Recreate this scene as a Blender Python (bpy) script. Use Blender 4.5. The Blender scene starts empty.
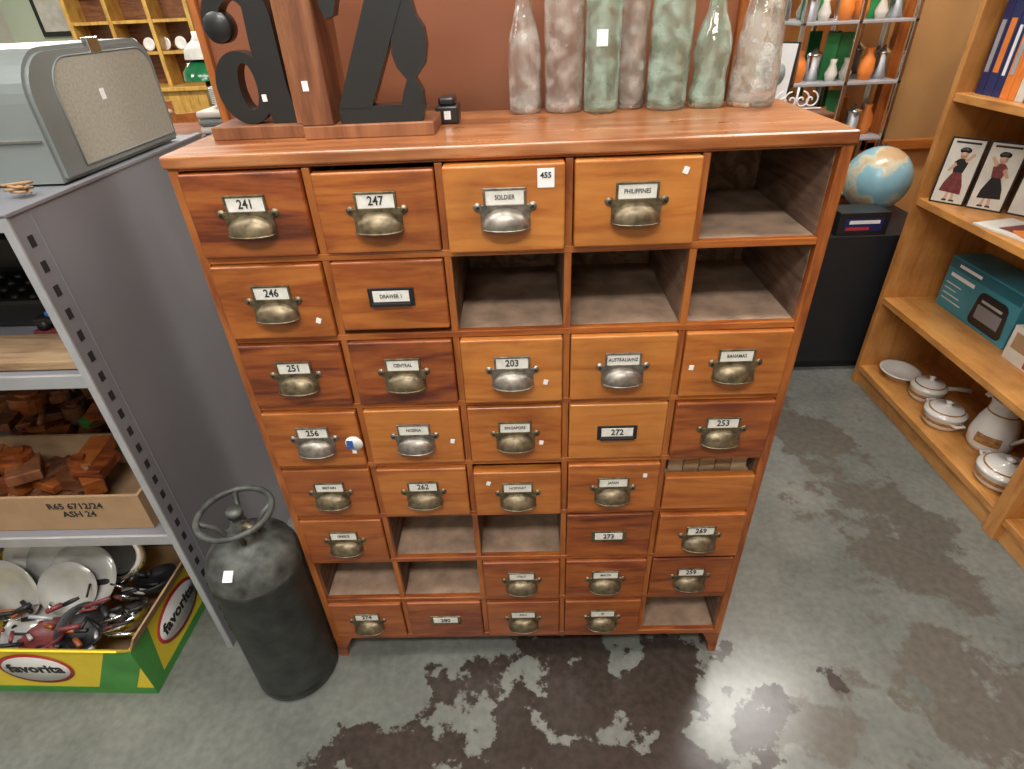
import bpy, bmesh, math, random
from mathutils import Vector, Matrix, Euler
random.seed(7)
sc=bpy.context.scene
sc.view_settings.view_transform='Standard'
PI=math.pi
# ------------------------------------------------------------ materials
def newmat(name):
    m=bpy.data.materials.new(name); m.use_nodes=True
    nt=m.node_tree; b=nt.nodes['Principled BSDF']
    return m,nt,b
def c4(c): return (c[0],c[1],c[2],1)
def plain(name,col,rough=0.5,metal=0.0,var=0.12,scale=14,emit=None,coat=0,bump=0.0,trans=0,ior=1.45):
    m,nt,b=newmat(name); N=nt.nodes.new; L=nt.links.new
    tc=N('ShaderNodeTexCoord'); no=N('ShaderNodeTexNoise'); no.inputs['Scale'].default_value=scale; no.inputs['Detail'].default_value=5
    L(tc.outputs['Object'],no.inputs['Vector'])
    cr=N('ShaderNodeValToRGB'); cr.color_ramp.elements[0].position=0.3; cr.color_ramp.elements[1].position=0.7
    cr.color_ramp.elements[0].color=c4([x*(1-var) for x in col]); cr.color_ramp.elements[1].color=c4([min(1,x*(1+var)) for x in col])
    L(no.outputs['Fac'],cr.inputs['Fac']); L(cr.outputs['Color'],b.inputs['Base Color'])
    b.inputs['Roughness'].default_value=rough; b.inputs['Metallic'].default_value=metal
    if coat: b.inputs['Coat Weight'].default_value=coat; b.inputs['Coat Roughness'].default_value=0.15
    if trans: b.inputs['Transmission Weight'].default_value=trans; b.inputs['IOR'].default_value=ior
    if bump:
        bp=N('ShaderNodeBump'); bp.inputs['Strength'].default_value=bump; bp.inputs['Distance'].default_value=0.01
        L(no.outputs['Fac'],bp.inputs['Height']); L(bp.outputs['Normal'],b.inputs['Normal'])
    if emit:
        b.inputs['Emission Color'].default_value=c4(col); b.inputs['Emission Strength'].default_value=emit
    return m
def wood(name,dark,mid,light,axis='x',rough=0.38,coat=0.22,spread=0.8,scale=1.0):
    m,nt,b=newmat(name); N=nt.nodes.new; L=nt.links.new
    tc=N('ShaderNodeTexCoord'); at=N('ShaderNodeAttribute'); at.attribute_name='var'
    mul=N('ShaderNodeVectorMath'); mul.operation='SCALE'; mul.inputs[0].default_value=(7.3,3.1,5.7); L(at.outputs['Fac'],mul.inputs['Scale'])
    add=N('ShaderNodeVectorMath'); add.operation='ADD'; L(tc.outputs['Object'],add.inputs[0]); L(mul.outputs['Vector'],add.inputs[1])
    mp=N('ShaderNodeMapping'); s={'x':(2.2,16,16),'y':(16,2.2,16),'z':(16,16,2.2)}[axis]; mp.inputs['Scale'].default_value=[v*scale for v in s]
    L(add.outputs['Vector'],mp.inputs['Vector'])
    n1=N('ShaderNodeTexNoise'); n1.inputs['Scale'].default_value=1.3; n1.inputs['Detail'].default_value=7; n1.inputs['Distortion'].default_value=1.8; L(mp.outputs['Vector'],n1.inputs['Vector'])
    n2=N('ShaderNodeTexNoise'); n2.inputs['Scale'].default_value=9; n2.inputs['Detail'].default_value=4; L(mp.outputs['Vector'],n2.inputs['Vector'])
    mx=N('ShaderNodeMath'); mx.operation='MULTIPLY_ADD'; mx.inputs[1].default_value=0.25; L(n2.outputs['Fac'],mx.inputs[0])
    sb=N('ShaderNodeMath'); sb.operation='MULTIPLY_ADD'; sb.inputs[1].default_value=0.75; L(n1.outputs['Fac'],sb.inputs[0])
    L(sb.outputs[0],mx.inputs[2])
    sh=N('ShaderNodeMath'); sh.operation='MULTIPLY_ADD'; sh.inputs[1].default_value=-0.14*spread; sh.inputs[2].default_value=0.07*spread; L(at.outputs['Fac'],sh.inputs[0])
    L(sh.outputs[0],sb.inputs[2])
    cr=N('ShaderNodeValToRGB'); e=cr.color_ramp.elements; e[0].position=0.36; e[0].color=c4(dark); e[1].position=0.64; e[1].color=c4(light)
    k=e.new(0.48); k.color=c4(mid)
    L(mx.outputs[0],cr.inputs['Fac'])
    ng=N('ShaderNodeTexNoise'); ng.inputs['Scale'].default_value=9; ng.inputs['Detail'].default_value=6; L(add.outputs['Vector'],ng.inputs['Vector'])
    gr=N('ShaderNodeValToRGB'); gr.color_ramp.elements[0].position=0.33; gr.color_ramp.elements[0].color=(0.72,0.68,0.66,1); gr.color_ramp.elements[1].position=0.55; gr.color_ramp.elements[1].color=(1,1,1,1)
    L(ng.outputs['Fac'],gr.inputs['Fac'])
    ml=N('ShaderNodeMix'); ml.data_type='RGBA'; ml.blend_type='MULTIPLY'; ml.inputs['Factor'].default_value=0.8; L(cr.outputs['Color'],ml.inputs[6]); L(gr.outputs['Color'],ml.inputs[7])
    L(ml.outputs[2],b.inputs['Base Color'])
    rr=N('ShaderNodeMapRange'); rr.inputs['To Min'].default_value=rough+0.14; rr.inputs['To Max'].default_value=rough-0.10; L(ng.outputs['Fac'],rr.inputs['Value']); L(rr.outputs['Result'],b.inputs['Roughness'])
    b.inputs['Coat Weight'].default_value=coat; b.inputs['Coat Roughness'].default_value=0.22
    bp=N('ShaderNodeBump'); bp.inputs['Strength'].default_value=0.10; bp.inputs['Distance'].default_value=0.003; L(n2.outputs['Fac'],bp.inputs['Height']); L(bp.outputs['Normal'],b.inputs['Normal'])
    return m
W_OR=wood('orange_varnished_wood',(0.255,0.062,0.011),(0.37,0.110,0.019),(0.45,0.155,0.030))
W_ORV=wood('orange_varnished_wood_vertical',(0.21,0.052,0.011),(0.33,0.095,0.018),(0.41,0.135,0.028),axis='z')
W_LT=wood('amber_varnished_wood',(0.335,0.100,0.017),(0.43,0.145,0.026),(0.50,0.19,0.038))
W_DK=wood('red_brown_wood',(0.105,0.020,0.006),(0.24,0.056,0.012),(0.35,0.105,0.020),scale=0.9,coat=0.3)
W_RD=wood('reddish_wood_falloff_tint',(0.16,0.034,0.009),(0.27,0.070,0.015),(0.36,0.11,0.022))  # light falloff towards the lower drawers, painted in as darker, redder wood
W_TOP=wood('worn_cabinet_top_wood',(0.17,0.042,0.012),(0.31,0.100,0.026),(0.45,0.19,0.075),scale=0.7,rough=0.28,coat=0.5)
W_DUST=wood('dusty_interior_wood',(0.09,0.042,0.024),(0.16,0.09,0.058),(0.25,0.155,0.105),axis='y',rough=0.85,coat=0)
W_DUSTF=plain('dusty_shelf_board',(0.33,0.22,0.15),rough=0.95,var=0.3,scale=22)
W_RAW=wood('raw_drawer_wood',(0.20,0.11,0.055),(0.34,0.22,0.12),(0.46,0.32,0.19),rough=0.8,coat=0)
W_BK=wood('pine_bookcase_wood',(0.46,0.185,0.042),(0.56,0.25,0.062),(0.62,0.30,0.085),axis='y',rough=0.4,coat=0.2)
W_BKV=wood('pine_bookcase_wood_vertical',(0.42,0.16,0.035),(0.50,0.21,0.05),(0.56,0.26,0.075),axis='z',rough=0.4,coat=0.2)
W_BLK=wood('bookend_wood',(0.14,0.045,0.016),(0.22,0.080,0.030),(0.30,0.120,0.048),axis='z',rough=0.5,coat=0.1)
W_FURN=wood('dark_furniture_wood',(0.06,0.02,0.01),(0.14,0.05,0.02),(0.22,0.09,0.035))
W_HUTCH=wood('yellow_oak_wood',(0.40,0.20,0.035),(0.55,0.31,0.06),(0.65,0.40,0.10),axis='z')
BRASS=plain('aged_brass',(0.165,0.130,0.080),rough=0.42,metal=0.75,var=0.5,scale=70)
NICKEL=plain('worn_nickel',(0.235,0.21,0.18),rough=0.40,metal=0.8,var=0.4,scale=70)
BLACKM=plain('black_metal',(0.02,0.02,0.022),rough=0.45,metal=0.3)
CARD=plain('label_card',(0.72,0.71,0.66),rough=0.6,var=0.10,scale=90)
INK=plain('black_ink',(0.02,0.02,0.02),rough=0.7)
WHITE=plain('white_sticker',(0.80,0.80,0.80),rough=0.5,var=0.02)
BLACK=plain('black_paint',(0.012,0.012,0.013),rough=0.38,coat=0.2)
GREYP=plain('grey_painted_metal',(0.235,0.24,0.265),rough=0.42,metal=0.25,var=0.07,scale=3)
GREYL=plain('light_grey_metal_edge',(0.42,0.43,0.45),rough=0.4,metal=0.3)
DARK=plain('dark_slot',(0.01,0.01,0.01),rough=0.9)
TANK=plain('dull_green_grey_steel',(0.035,0.040,0.036),rough=0.5,metal=0.4,var=0.5,scale=18,bump=0.2)
TANKT=plain('scuffed_grey_steel',(0.075,0.08,0.072),rough=0.55,metal=0.35,var=0.7,scale=25,bump=0.25)
SUITB=plain('blue_grey_enamel',(0.185,0.21,0.205),rough=0.35,var=0.08,scale=8,coat=0.2)
SPECK=plain('speckled_cream_panel',(0.34,0.33,0.27),rough=0.6,var=0.14,scale=150)
CERAM=plain('white_ceramic',(0.74,0.72,0.67),rough=0.15,var=0.03,coat=0.5)
CERAMG=plain('grey_glazed_plate',(0.42,0.42,0.40),rough=0.15,var=0.15,coat=0.5)
GOLDB=plain('brown_gold_glaze',(0.35,0.17,0.06),rough=0.25,var=0.4,scale=60)
TEAL=plain('teal_cardboard',(0.045,0.23,0.29),rough=0.4,var=0.2,scale=5)
TEALD=plain('dark_teal_print',(0.018,0.12,0.16),rough=0.4)
CARDB=plain('brown_cardboard',(0.36,0.225,0.12),rough=0.85,var=0.1)
YEL=plain('yellow_print',(0.78,0.60,0.03),rough=0.45,var=0.06)
GRN=plain('green_print',(0.06,0.27,0.05),rough=0.45,var=0.15)
GRND=plain('deep_green_panel',(0.03,0.22,0.07),rough=0.4,var=0.3)
RED=plain('red_print',(0.45,0.03,0.03),rough=0.45)
MAROON=plain('maroon_print',(0.16,0.03,0.03),rough=0.45,var=0.4,scale=80)
ORNG=plain('orange_print',(0.70,0.20,0.03),rough=0.45)
BLUE=plain('blue_print',(0.03,0.10,0.35),rough=0.4)
NAVY=plain('navy_cover',(0.015,0.02,0.10),rough=0.35)
CREAM=plain('cream_paper',(0.62,0.59,0.52),rough=0.6)
SKIN=plain('printed_skin_tone',(0.55,0.33,0.22),rough=0.6)
STEEL=plain('polished_steel',(0.6,0.6,0.6),rough=0.18,metal=1,var=0.1)
GREENL=plain('green_glass_shade',(0.02,0.22,0.08),rough=0.15,coat=0.5)
LSH=plain('white_glass_shade',(0.85,0.87,0.80),rough=0.3,var=0.02)
MIRR=plain('mirror_glass',(0.78,0.80,0.80),rough=0.03,metal=1,var=0.01)
REDW=plain('terracotta_wall_board',(0.205,0.068,0.030),rough=0.45,var=0.10,scale=2)
OCHRE=plain('ochre_wall_paint',(0.60,0.31,0.11),rough=0.7,var=0.1,scale=3)
PALE=plain('pale_green_wall_paint',(0.55,0.62,0.48),rough=0.8,var=0.05,scale=2)
WALLM=plain('cream_wall_paint',(0.62,0.60,0.52),rough=0.8,var=0.05,scale=2)
CEILM=plain('ceiling_tile_white',(0.75,0.75,0.72),rough=0.9,var=0.04)
LAMPM=plain('fluorescent_diffuser',(1.0,0.98,0.94),rough=0.5,var=0.0,emit=6)
PLINTH=plain('black_plinth_paint',(0.012,0.014,0.017),rough=0.5)
def glass(name,col,bright_film):
    m,nt,b=newmat(name); N=nt.nodes.new; L=nt.links.new
    b.inputs['Base Color'].default_value=c4(col); b.inputs['Transmission Weight'].default_value=1; b.inputs['IOR'].default_value=1.45; b.inputs['Roughness'].default_value=0.0
    tc=N('ShaderNodeTexCoord'); no=N('ShaderNodeTexNoise'); no.inputs['Scale'].default_value=55; no.inputs['Detail'].default_value=2; L(tc.outputs['Object'],no.inputs['Vector'])
    bp=N('ShaderNodeBump'); bp.inputs['Strength'].default_value=0.30; bp.inputs['Distance'].default_value=0.003; L(no.outputs['Fac'],bp.inputs['Height']); L(bp.outputs['Normal'],b.inputs['Normal'])
    # pale film: some dust, plus gathered white light painted into the glass
    d=N('ShaderNodeBsdfDiffuse'); d.inputs['Color'].default_value=c4(bright_film)
    n2=N('ShaderNodeTexNoise'); n2.inputs['Scale'].default_value=38; n2.inputs['Detail'].default_value=5; L(tc.outputs['Object'],n2.inputs['Vector'])
    mr=N('ShaderNodeMapRange'); mr.inputs['From Min'].default_value=0.42; mr.inputs['From Max'].default_value=0.68; mr.inputs['To Min'].default_value=0.07; mr.inputs['To Max'].default_value=0.34; L(n2.outputs['Fac'],mr.inputs['Value'])
    mx=N('ShaderNodeMixShader'); L(mr.outputs['Result'],mx.inputs['Fac']); L(b.outputs['BSDF'],mx.inputs[1]); L(d.outputs['BSDF'],mx.inputs[2])
    L(mx.outputs['Shader'],nt.nodes['Material Output'].inputs['Surface'])
    return m
G_CLEAR=glass('clear_bottle_glass',(1.0,1.0,0.99),(0.80,0.80,0.74)); G_GREEN=glass('pale_green_bottle_glass',(0.88,1.0,0.95),(0.62,0.80,0.68)); G_PINK=glass('tinted_bottle_glass',(1.0,0.99,0.97),(0.82,0.76,0.70))
def globe_mat():
    m,nt,b=newmat('globe_map'); N=nt.nodes.new; L=nt.links.new
    tc=N('ShaderNodeTexCoord'); no=N('ShaderNodeTexNoise'); no.inputs['Scale'].default_value=6.5; no.inputs['Detail'].default_value=7; L(tc.outputs['Object'],no.inputs['Vector'])
    cr=N('ShaderNodeValToRGB'); e=cr.color_ramp.elements; e[0].position=0.0; e[0].color=(0.12,0.34,0.48,1); e[1].position=0.9; e[1].color=(0.6,0.35,0.2,1)
    for p,c in [(0.48,(0.26,0.48,0.56,1)),(0.52,(0.58,0.56,0.42,1)),(0.60,(0.50,0.36,0.20,1))]:
        k=e.new(p); k.color=c
    L(no.outputs['Fac'],cr.inputs['Fac']); L(cr.outputs['Color'],b.inputs['Base Color']); b.inputs['Roughness'].default_value=0.25
    return m
GLOBE=globe_mat()
def floor_mat():
    m,nt,b=newmat('worn_painted_concrete'); N=nt.nodes.new; L=nt.links.new
    tc=N('ShaderNodeTexCoord')
    n=N('ShaderNodeTexNoise'); n.inputs['Scale'].default_value=2.2; n.inputs['Detail'].default_value=8; n.inputs['Roughness'].default_value=0.6; L(tc.outputs['Object'],n.inputs['Vector'])
    cr=N('ShaderNodeValToRGB'); e=cr.color_ramp.elements; e[0].position=0.3; e[0].color=(0.105,0.113,0.102,1); e[1].position=0.72; e[1].color=(0.225,0.23,0.205,1)
    L(n.outputs['Fac'],cr.inputs['Fac'])
    n2=N('ShaderNodeTexNoise'); n2.inputs['Scale'].default_value=45; n2.inputs['Detail'].default_value=6; L(tc.outputs['Object'],n2.inputs['Vector'])
    ml=N('ShaderNodeMix'); ml.data_type='RGBA'; ml.blend_type='MULTIPLY'; ml.inputs['Factor'].default_value=0.45
    cr2=N('ShaderNodeValToRGB'); cr2.color_ramp.elements[0].position=0.35; cr2.color_ramp.elements[0].color=(0.6,0.6,0.6,1); cr2.color_ramp.elements[1].position=0.65
    L(n2.outputs['Fac'],cr2.inputs['Fac']); L(cr.outputs['Color'],ml.inputs[6]); L(cr2.outputs['Color'],ml.inputs[7])
    ne=N('ShaderNodeTexNoise'); ne.inputs['Scale'].default_value=5.5; ne.inputs['Detail'].default_value=9; ne.inputs['Roughness'].default_value=0.62; L(tc.outputs['Object'],ne.inputs['Vector'])
    def mask(blobs,thr,soft):
        prev=None
        for (x,y,rx,ry) in blobs:
            mp=N('ShaderNodeMapping'); mp.vector_type='POINT'; mp.inputs['Scale'].default_value=(1/rx,1/ry,0); mp.inputs['Location'].default_value=(-x/rx,-y/ry,0)
            L(tc.outputs['Object'],mp.inputs['Vector'])
            ln=N('ShaderNodeVectorMath'); ln.operation='LENGTH'; L(mp.outputs['Vector'],ln.inputs[0])
            if prev is None: prev=ln.outputs['Value']
            else:
                mn=N('ShaderNodeMath'); mn.operation='MINIMUM'; L(prev,mn.inputs[0]); L(ln.outputs['Value'],mn.inputs[1]); prev=mn.outputs[0]
        a=N('ShaderNodeMath'); a.operation='MULTIPLY_ADD'; a.inputs[1].default_value=4.5; L(ne.outputs['Fac'],a.inputs[0]); L(prev,a.inputs[2])
        r=N('ShaderNodeMapRange'); r.inputs['From Min'].default_value=thr; r.inputs['From Max'].default_value=thr+soft; r.inputs['To Min'].default_value=1; r.inputs['To Max'].default_value=0; L(a.outputs[0],r.inputs['Value'])
        return r.outputs['Result']
    m1=mask([(0.24,-0.10,0.42,0.16),(-0.33,-0.28,0.20,0.09),(0.25,-0.38,0.45,0.18),(-0.1,0.2,0.4,0.12)],3.12,0.10)
    m2=mask([(1.30,0.40,0.25,0.35),(1.18,-0.15,0.25,0.25),(1.22,1.0,0.2,0.3),(0.75,-0.22,0.15,0.12),(1.5,-0.6,0.3,0.3)],2.9,0.22)
    mxA=N('ShaderNodeMix'); mxA.data_type='RGBA'; L(m2,mxA.inputs['Factor']); L(ml.outputs[2],mxA.inputs[6]); 
    mr=N('ShaderNodeMix'); mr.data_type='RGBA'; L(n2.outputs['Fac'],mr.inputs['Factor']); mr.inputs[6].default_value=(0.070,0.065,0.055,1); mr.inputs[7].default_value=(0.145,0.132,0.108,1); L(mr.outputs[2],mxA.inputs[7])
    mt=N('ShaderNodeMix'); mt.data_type='RGBA'; L(n2.outputs['Fac'],mt.inputs['Factor']); mt.inputs[6].default_value=(0.014,0.011,0.010,1); mt.inputs[7].default_value=(0.066,0.049,0.040,1)
    mxB=N('ShaderNodeMix'); mxB.data_type='RGBA'; L(m1,mxB.inputs['Factor']); L(mxA.outputs[2],mxB.inputs[6]); L(mt.outputs[2],mxB.inputs[7])
    L(mxB.outputs[2],b.inputs['Base Color'])
    b.inputs['Roughness'].default_value=0.22
    bp=N('ShaderNodeBump'); bp.inputs['Strength'].default_value=0.12; bp.inputs['Distance'].default_value=0.01; L(ne.outputs['Fac'],bp.inputs['Height']); L(bp.outputs['Normal'],b.inputs['Normal'])
    return m
FLOOR=floor_mat()
# ------------------------------------------------------------ builder
def empty(name,parent=None):
    o=bpy.data.objects.new(name,None); sc.collection.objects.link(o); o.parent=parent; o.empty_display_size=0.05; return o
class B:
    def __init__(s,name,parent=None):
        s.name=name; s.parent=parent; s.bm=bmesh.new(); s.lay=s.bm.faces.layers.float.new('var'); s.mats=[]
    def mi(s,m):
        if m not in s.mats: s.mats.append(m)
        return s.mats.index(m)
    def merge(s,t,mat,smooth=False,var=None,M=None):
        i=s.mi(mat); var=random.random() if var is None else var
        vm={}
        for v in t.verts: vm[v]=s.bm.verts.new(M@v.co if M else v.co)
        for f in t.faces:
            try: nf=s.bm.faces.new([vm[v] for v in f.verts])
            except ValueError: continue
            nf.material_index=i; nf.smooth=smooth; nf[s.lay]=var
        t.free()
    def box(s,x0,x1,y0,y1,z0,z1,mat,bev=0,var=None,M=None,seg=2):
        t=bmesh.new(); vs=[t.verts.new((x,y,z)) for z in (z0,z1) for y in (y0,y1) for x in (x0,x1)]
        for f in [(0,2,3,1),(4,5,7,6),(0,1,5,4),(2,6,7,3),(0,4,6,2),(1,3,7,5)]: t.faces.new([vs[k] for k in f])
        if bev: bmesh.ops.bevel(t,geom=t.edges[:],offset=bev,segments=seg,affect='EDGES',profile=0.5)
        s.merge(t,mat,False,var,M)
    def lathe(s,prof,loc,mat,seg=32,M=None,smooth=True,sx=1,sy=1,a0=0,a1=2*PI,var=None):
        t=bmesh.new(); full=abs(a1-a0-2*PI)<1e-6; n=seg if full else seg+1; rows=[]
        for r,z in prof:
            if r<1e-6: rows.append([t.verts.new((0,0,z))])
            else: rows.append([t.verts.new((r*sx*math.cos(a0+(a1-a0)*k/seg),r*sy*math.sin(a0+(a1-a0)*k/seg),z)) for k in range(n)])
        for A,C in zip(rows[:-1],rows[1:]):
            for k in range(seg):
                k2=(k+1)%n if full else k+1
                q=[A[0] if len(A)==1 else A[k], A[0] if len(A)==1 else A[k2], C[0] if len(C)==1 else C[k2], C[0] if len(C)==1 else C[k]]
                u=[]
                for v in q:
                    if v not in u: u.append(v)
                if len(u)>2: t.faces.new(u)
        T=Matrix.Translation(loc); s.merge(t,mat,smooth,var,T@M if M else T)
    def sphere(s,loc,r,mat,sx=1,sy=1,sz=1,seg=32,M=None):
        k=16; s.lathe([(r*math.sin(PI*i/k),-r*sz*math.cos(PI*i/k)) for i in range(k+1)],loc,mat,seg,M,True,sx,sy)
    def tube(s,pts,r,mat,seg=10,closed=False,cap=True):
        t=bmesh.new(); P=[Vector(p) for p in pts]; n=len(P); rings=[]; up=None
        for i in range(n):
            if closed: d=P[(i+1)%n]-P[i-1]
            else: d=P[min(i+1,n-1)]-P[max(i-1,0)]
            d.normalize()
            if up is None: up=Vector((0,0,1)) if abs(d.z)<0.9 else Vector((1,0,0))
            x=d.cross(up); 
            if x.length<1e-4: x=d.orthogonal()
            x.normalize(); y=x.cross(d); up=y
            rr=r[i] if isinstance(r,(list,tuple)) else r
            rings.append([t.verts.new(P[i]+x*rr*math.cos(2*PI*k/seg)+y*rr*math.sin(2*PI*k/seg)) for k in range(seg)])
        for i in range(n if closed else n-1):
            A=rings[i]; C=rings[(i+1)%n]
            for k in range(seg): t.faces.new([A[k],A[(k+1)%seg],C[(k+1)%seg],C[k]])
        if not closed and cap: t.faces.new(rings[0][::-1]); t.faces.new(rings[-1])
        bmesh.ops.recalc_face_normals(t,faces=t.faces[:])
        s.merge(t,mat,True)
    def prism(s,poly,y0,y1,mat,M=None,smooth=False,bev=0):
        t=bmesh.new(); A=[t.verts.new((x,y0,z)) for x,z in poly]; C=[t.verts.new((x,y1,z)) for x,z in poly]; n=len(poly)
        t.faces.new(A); t.faces.new(C[::-1])
        for k in range(n): t.faces.new([A[(k+1)%n],A[k],C[k],C[(k+1)%n]])
        bmesh.ops.recalc_face_normals(t,faces=t.faces[:])
        if bev: bmesh.ops.bevel(t,geom=[e for e in t.edges if abs(e.verts[0].co.y-e.verts[1].co.y)<1e-6],offset=bev,segments=2,affect='EDGES')
        bmesh.ops.triangulate(t,faces=[f for f in t.faces if len(f.verts)>4])
        s.merge(t,mat,smooth,None,M)
    def ring(s,out,inn,y0,y1,mat,M=None):
        t=bmesh.new(); n=len(out)
        V=[[t.verts.new((x,y,z)) for x,z in P] for P in (out,inn) for y in (y0,y1)]
        for k in range(n):
            j=(k+1)%n
            t.faces.new([V[0][k],V[0][j],V[2][j],V[2][k]]); t.faces.new([V[1][j],V[1][k],V[3][k],V[3][j]])
            t.faces.new([V[0][j],V[0][k],V[1][k],V[1][j]]); t.faces.new([V[2][k],V[2][j],V[3][j],V[3][k]])
        bmesh.ops.recalc_face_normals(t,faces=t.faces[:]); s.merge(t,mat,False,None,M)
    def done(s):
        me=bpy.data.meshes.new(s.name); s.bm.to_mesh(me); s.bm.free()
        for m in s.mats: me.materials.append(m)
        o=bpy.data.objects.new(s.name,me); sc.collection.objects.link(o); o.parent=s.parent
        return o
def text(body,loc,size,mat,parent,rot=(PI/2,0,0),name='lettering',bold=0.0,sx=1):
    cu=bpy.data.curves.new(name,'FONT'); cu.body=body; cu.size=size; cu.align_x='CENTER'; cu.align_y='CENTER'; cu.extrude=0.0003; cu.offset=bold; cu.resolution_u=2
    cu.materials.append(mat); o=bpy.data.objects.new(name,cu); sc.collection.objects.link(o); o.location=loc; o.rotation_euler=rot; o.scale=(sx,1,1); o.parent=parent; return o
def RZ(a,loc=(0,0,0)): return Matrix.Translation(loc)@Matrix.Rotation(a,4,'Z')
# ------------------------------------------------------------ camera
cam=bpy.data.cameras.new('camera'); cam.lens=20.215; cam.sensor_width=36; cam.clip_start=0.02
co=bpy.data.objects.new('camera',cam); sc.collection.objects.link(co)
R=Vector((.99926,.00745,-.03774)).normalized(); F=Vector((-.02715,.83154,-.55484)).normalized(); U=R.cross(F).normalized()
co.matrix_world=Matrix(((R.x,U.x,-F.x,0.024),(R.y,U.y,-F.y,-0.965),(R.z,U.z,-F.z,1.6),(0,0,0,1)))
sc.camera=co
# ------------------------------------------------------------ room
def slab(name,x0,x1,y0,y1,z0,z1,m):
    b=B(name); b.box(x0,x1,y0,y1,z0,z1,m); return b.done()
slab('floor',-6,2.4,-4,7,-0.1,0,FLOOR)
slab('ceiling',-6,2.4,-4,7,3,3.1,CEILM)
slab('wall_back',-6,2.4,7,7.1,0,3,PALE)
slab('wall_left',-6.1,-6,-4,7,0,3,WALLM)
slab('wall_right',2.3,2.4,-4,7,0,3,OCHRE)
slab('wall_front',-6,2.4,-4.1,-4,0,3,WALLM)
slab('wall_partition',1.25,2.3,2.25,2.33,0,3,OCHRE)
b=B('display_divider_board'); b.box(-0.62,0.47,0.42,0.45,0.0,2.3,REDW,0.003); b.box(-0.635,-0.62,0.41,0.46,0,2.3,W_ORV); b.box(0.47,0.485,0.41,0.46,0,2.3,W_ORV); b.box(-0.66,-0.55,0.38,0.52,0,0.03,W_FURN); b.box(0.43,0.51,0.38,0.52,0,0.03,W_FURN); b.done()
# ------------------------------------------------------------ drawer cabinet
cab=empty('index_drawer_cabinet')
PZ=0.1616; ZT=1.393; DEP=0.325; XL=-0.552; XR=0.549
CX=[-0.538,-0.328,-0.111,0.101,0.320,0.533]
def cellz(r): return ZT+0.004-PZ*r-(0 if r else 0.003)
b=B('carcass',cab)
zb=cellz(8)
b.box(XL,XL+0.017,0,DEP,zb-0.012,ZT,W_ORV,0.002)
b.box(XR-0.019,XR,0,DEP,zb-0.012,ZT,W_ORV,0.002)
b.box(XL-0.004,XR+0.002,-0.006,DEP+0.01,ZT,ZT+0.021,W_TOP,0.004,seg=3)
b.box(XL+0.017,XR-0.019,DEP-0.01,DEP,zb,ZT,W_DUST)
for r in range(9):
    z=cellz(r)
    z0,z1=(z-0.0065,z+0.0065) if 0<r<8 else ((z-0.005,ZT) if r==0 else (z-0.012,z+0.006))
    b.box(XL+0.017,XR-0.019,0.001,0.016,z0,z1,W_OR if r<5 else W_RD,0.0015)  # lower rails take the wood with light falloff in its colour
    b.box(XL+0.017,XR-0.019,0.016,DEP-0.01,z0,z1-0.001,W_DUSTF)
for c in range(1,5):
    x=CX[c]
    for r in range(8):
        zt=cellz(r)-0.0065; zl=cellz(r+1)+0.0065
        b.box(x-0.0065,x+0.0065,0.002,0.016,zl,zt,W_ORV,0.001)
        b.box(x-0.006,x+0.006,0.016,DEP-0.01,zl,zt,W_DUST)
b.box(XL+0.0165,XL+0.018,0.016,DEP-0.01,zb,ZT-0.006,W_DUST); b.box(XR-0.020,XR-0.0185,0.016,DEP-0.01,zb,ZT-0.006,W_DUST)
b.box(XL+0.02,XR-0.02,DEP-0.03,DEP-0.012,0.03,zb-0.012,W_DK)
for sx in (-1,1):
    e=-XL if sx<0 else XR
    for y0 in (0.004,DEP-0.05):
        poly=[(sx*e,0.0),(sx*e,zb-0.012),(sx*(e-0.05),zb-0.012),(sx*(e-0.025),0.04),(sx*(e-0.022),0.0)]
        b.prism(poly,y0,y0+0.022,W_DK)
    b.box(min(sx*(e-0.018),sx*e),max(sx*(e-0.018),sx*e),0.026,DEP-0.05,0.045,zb-0.012,W_DK)
b.done()
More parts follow.
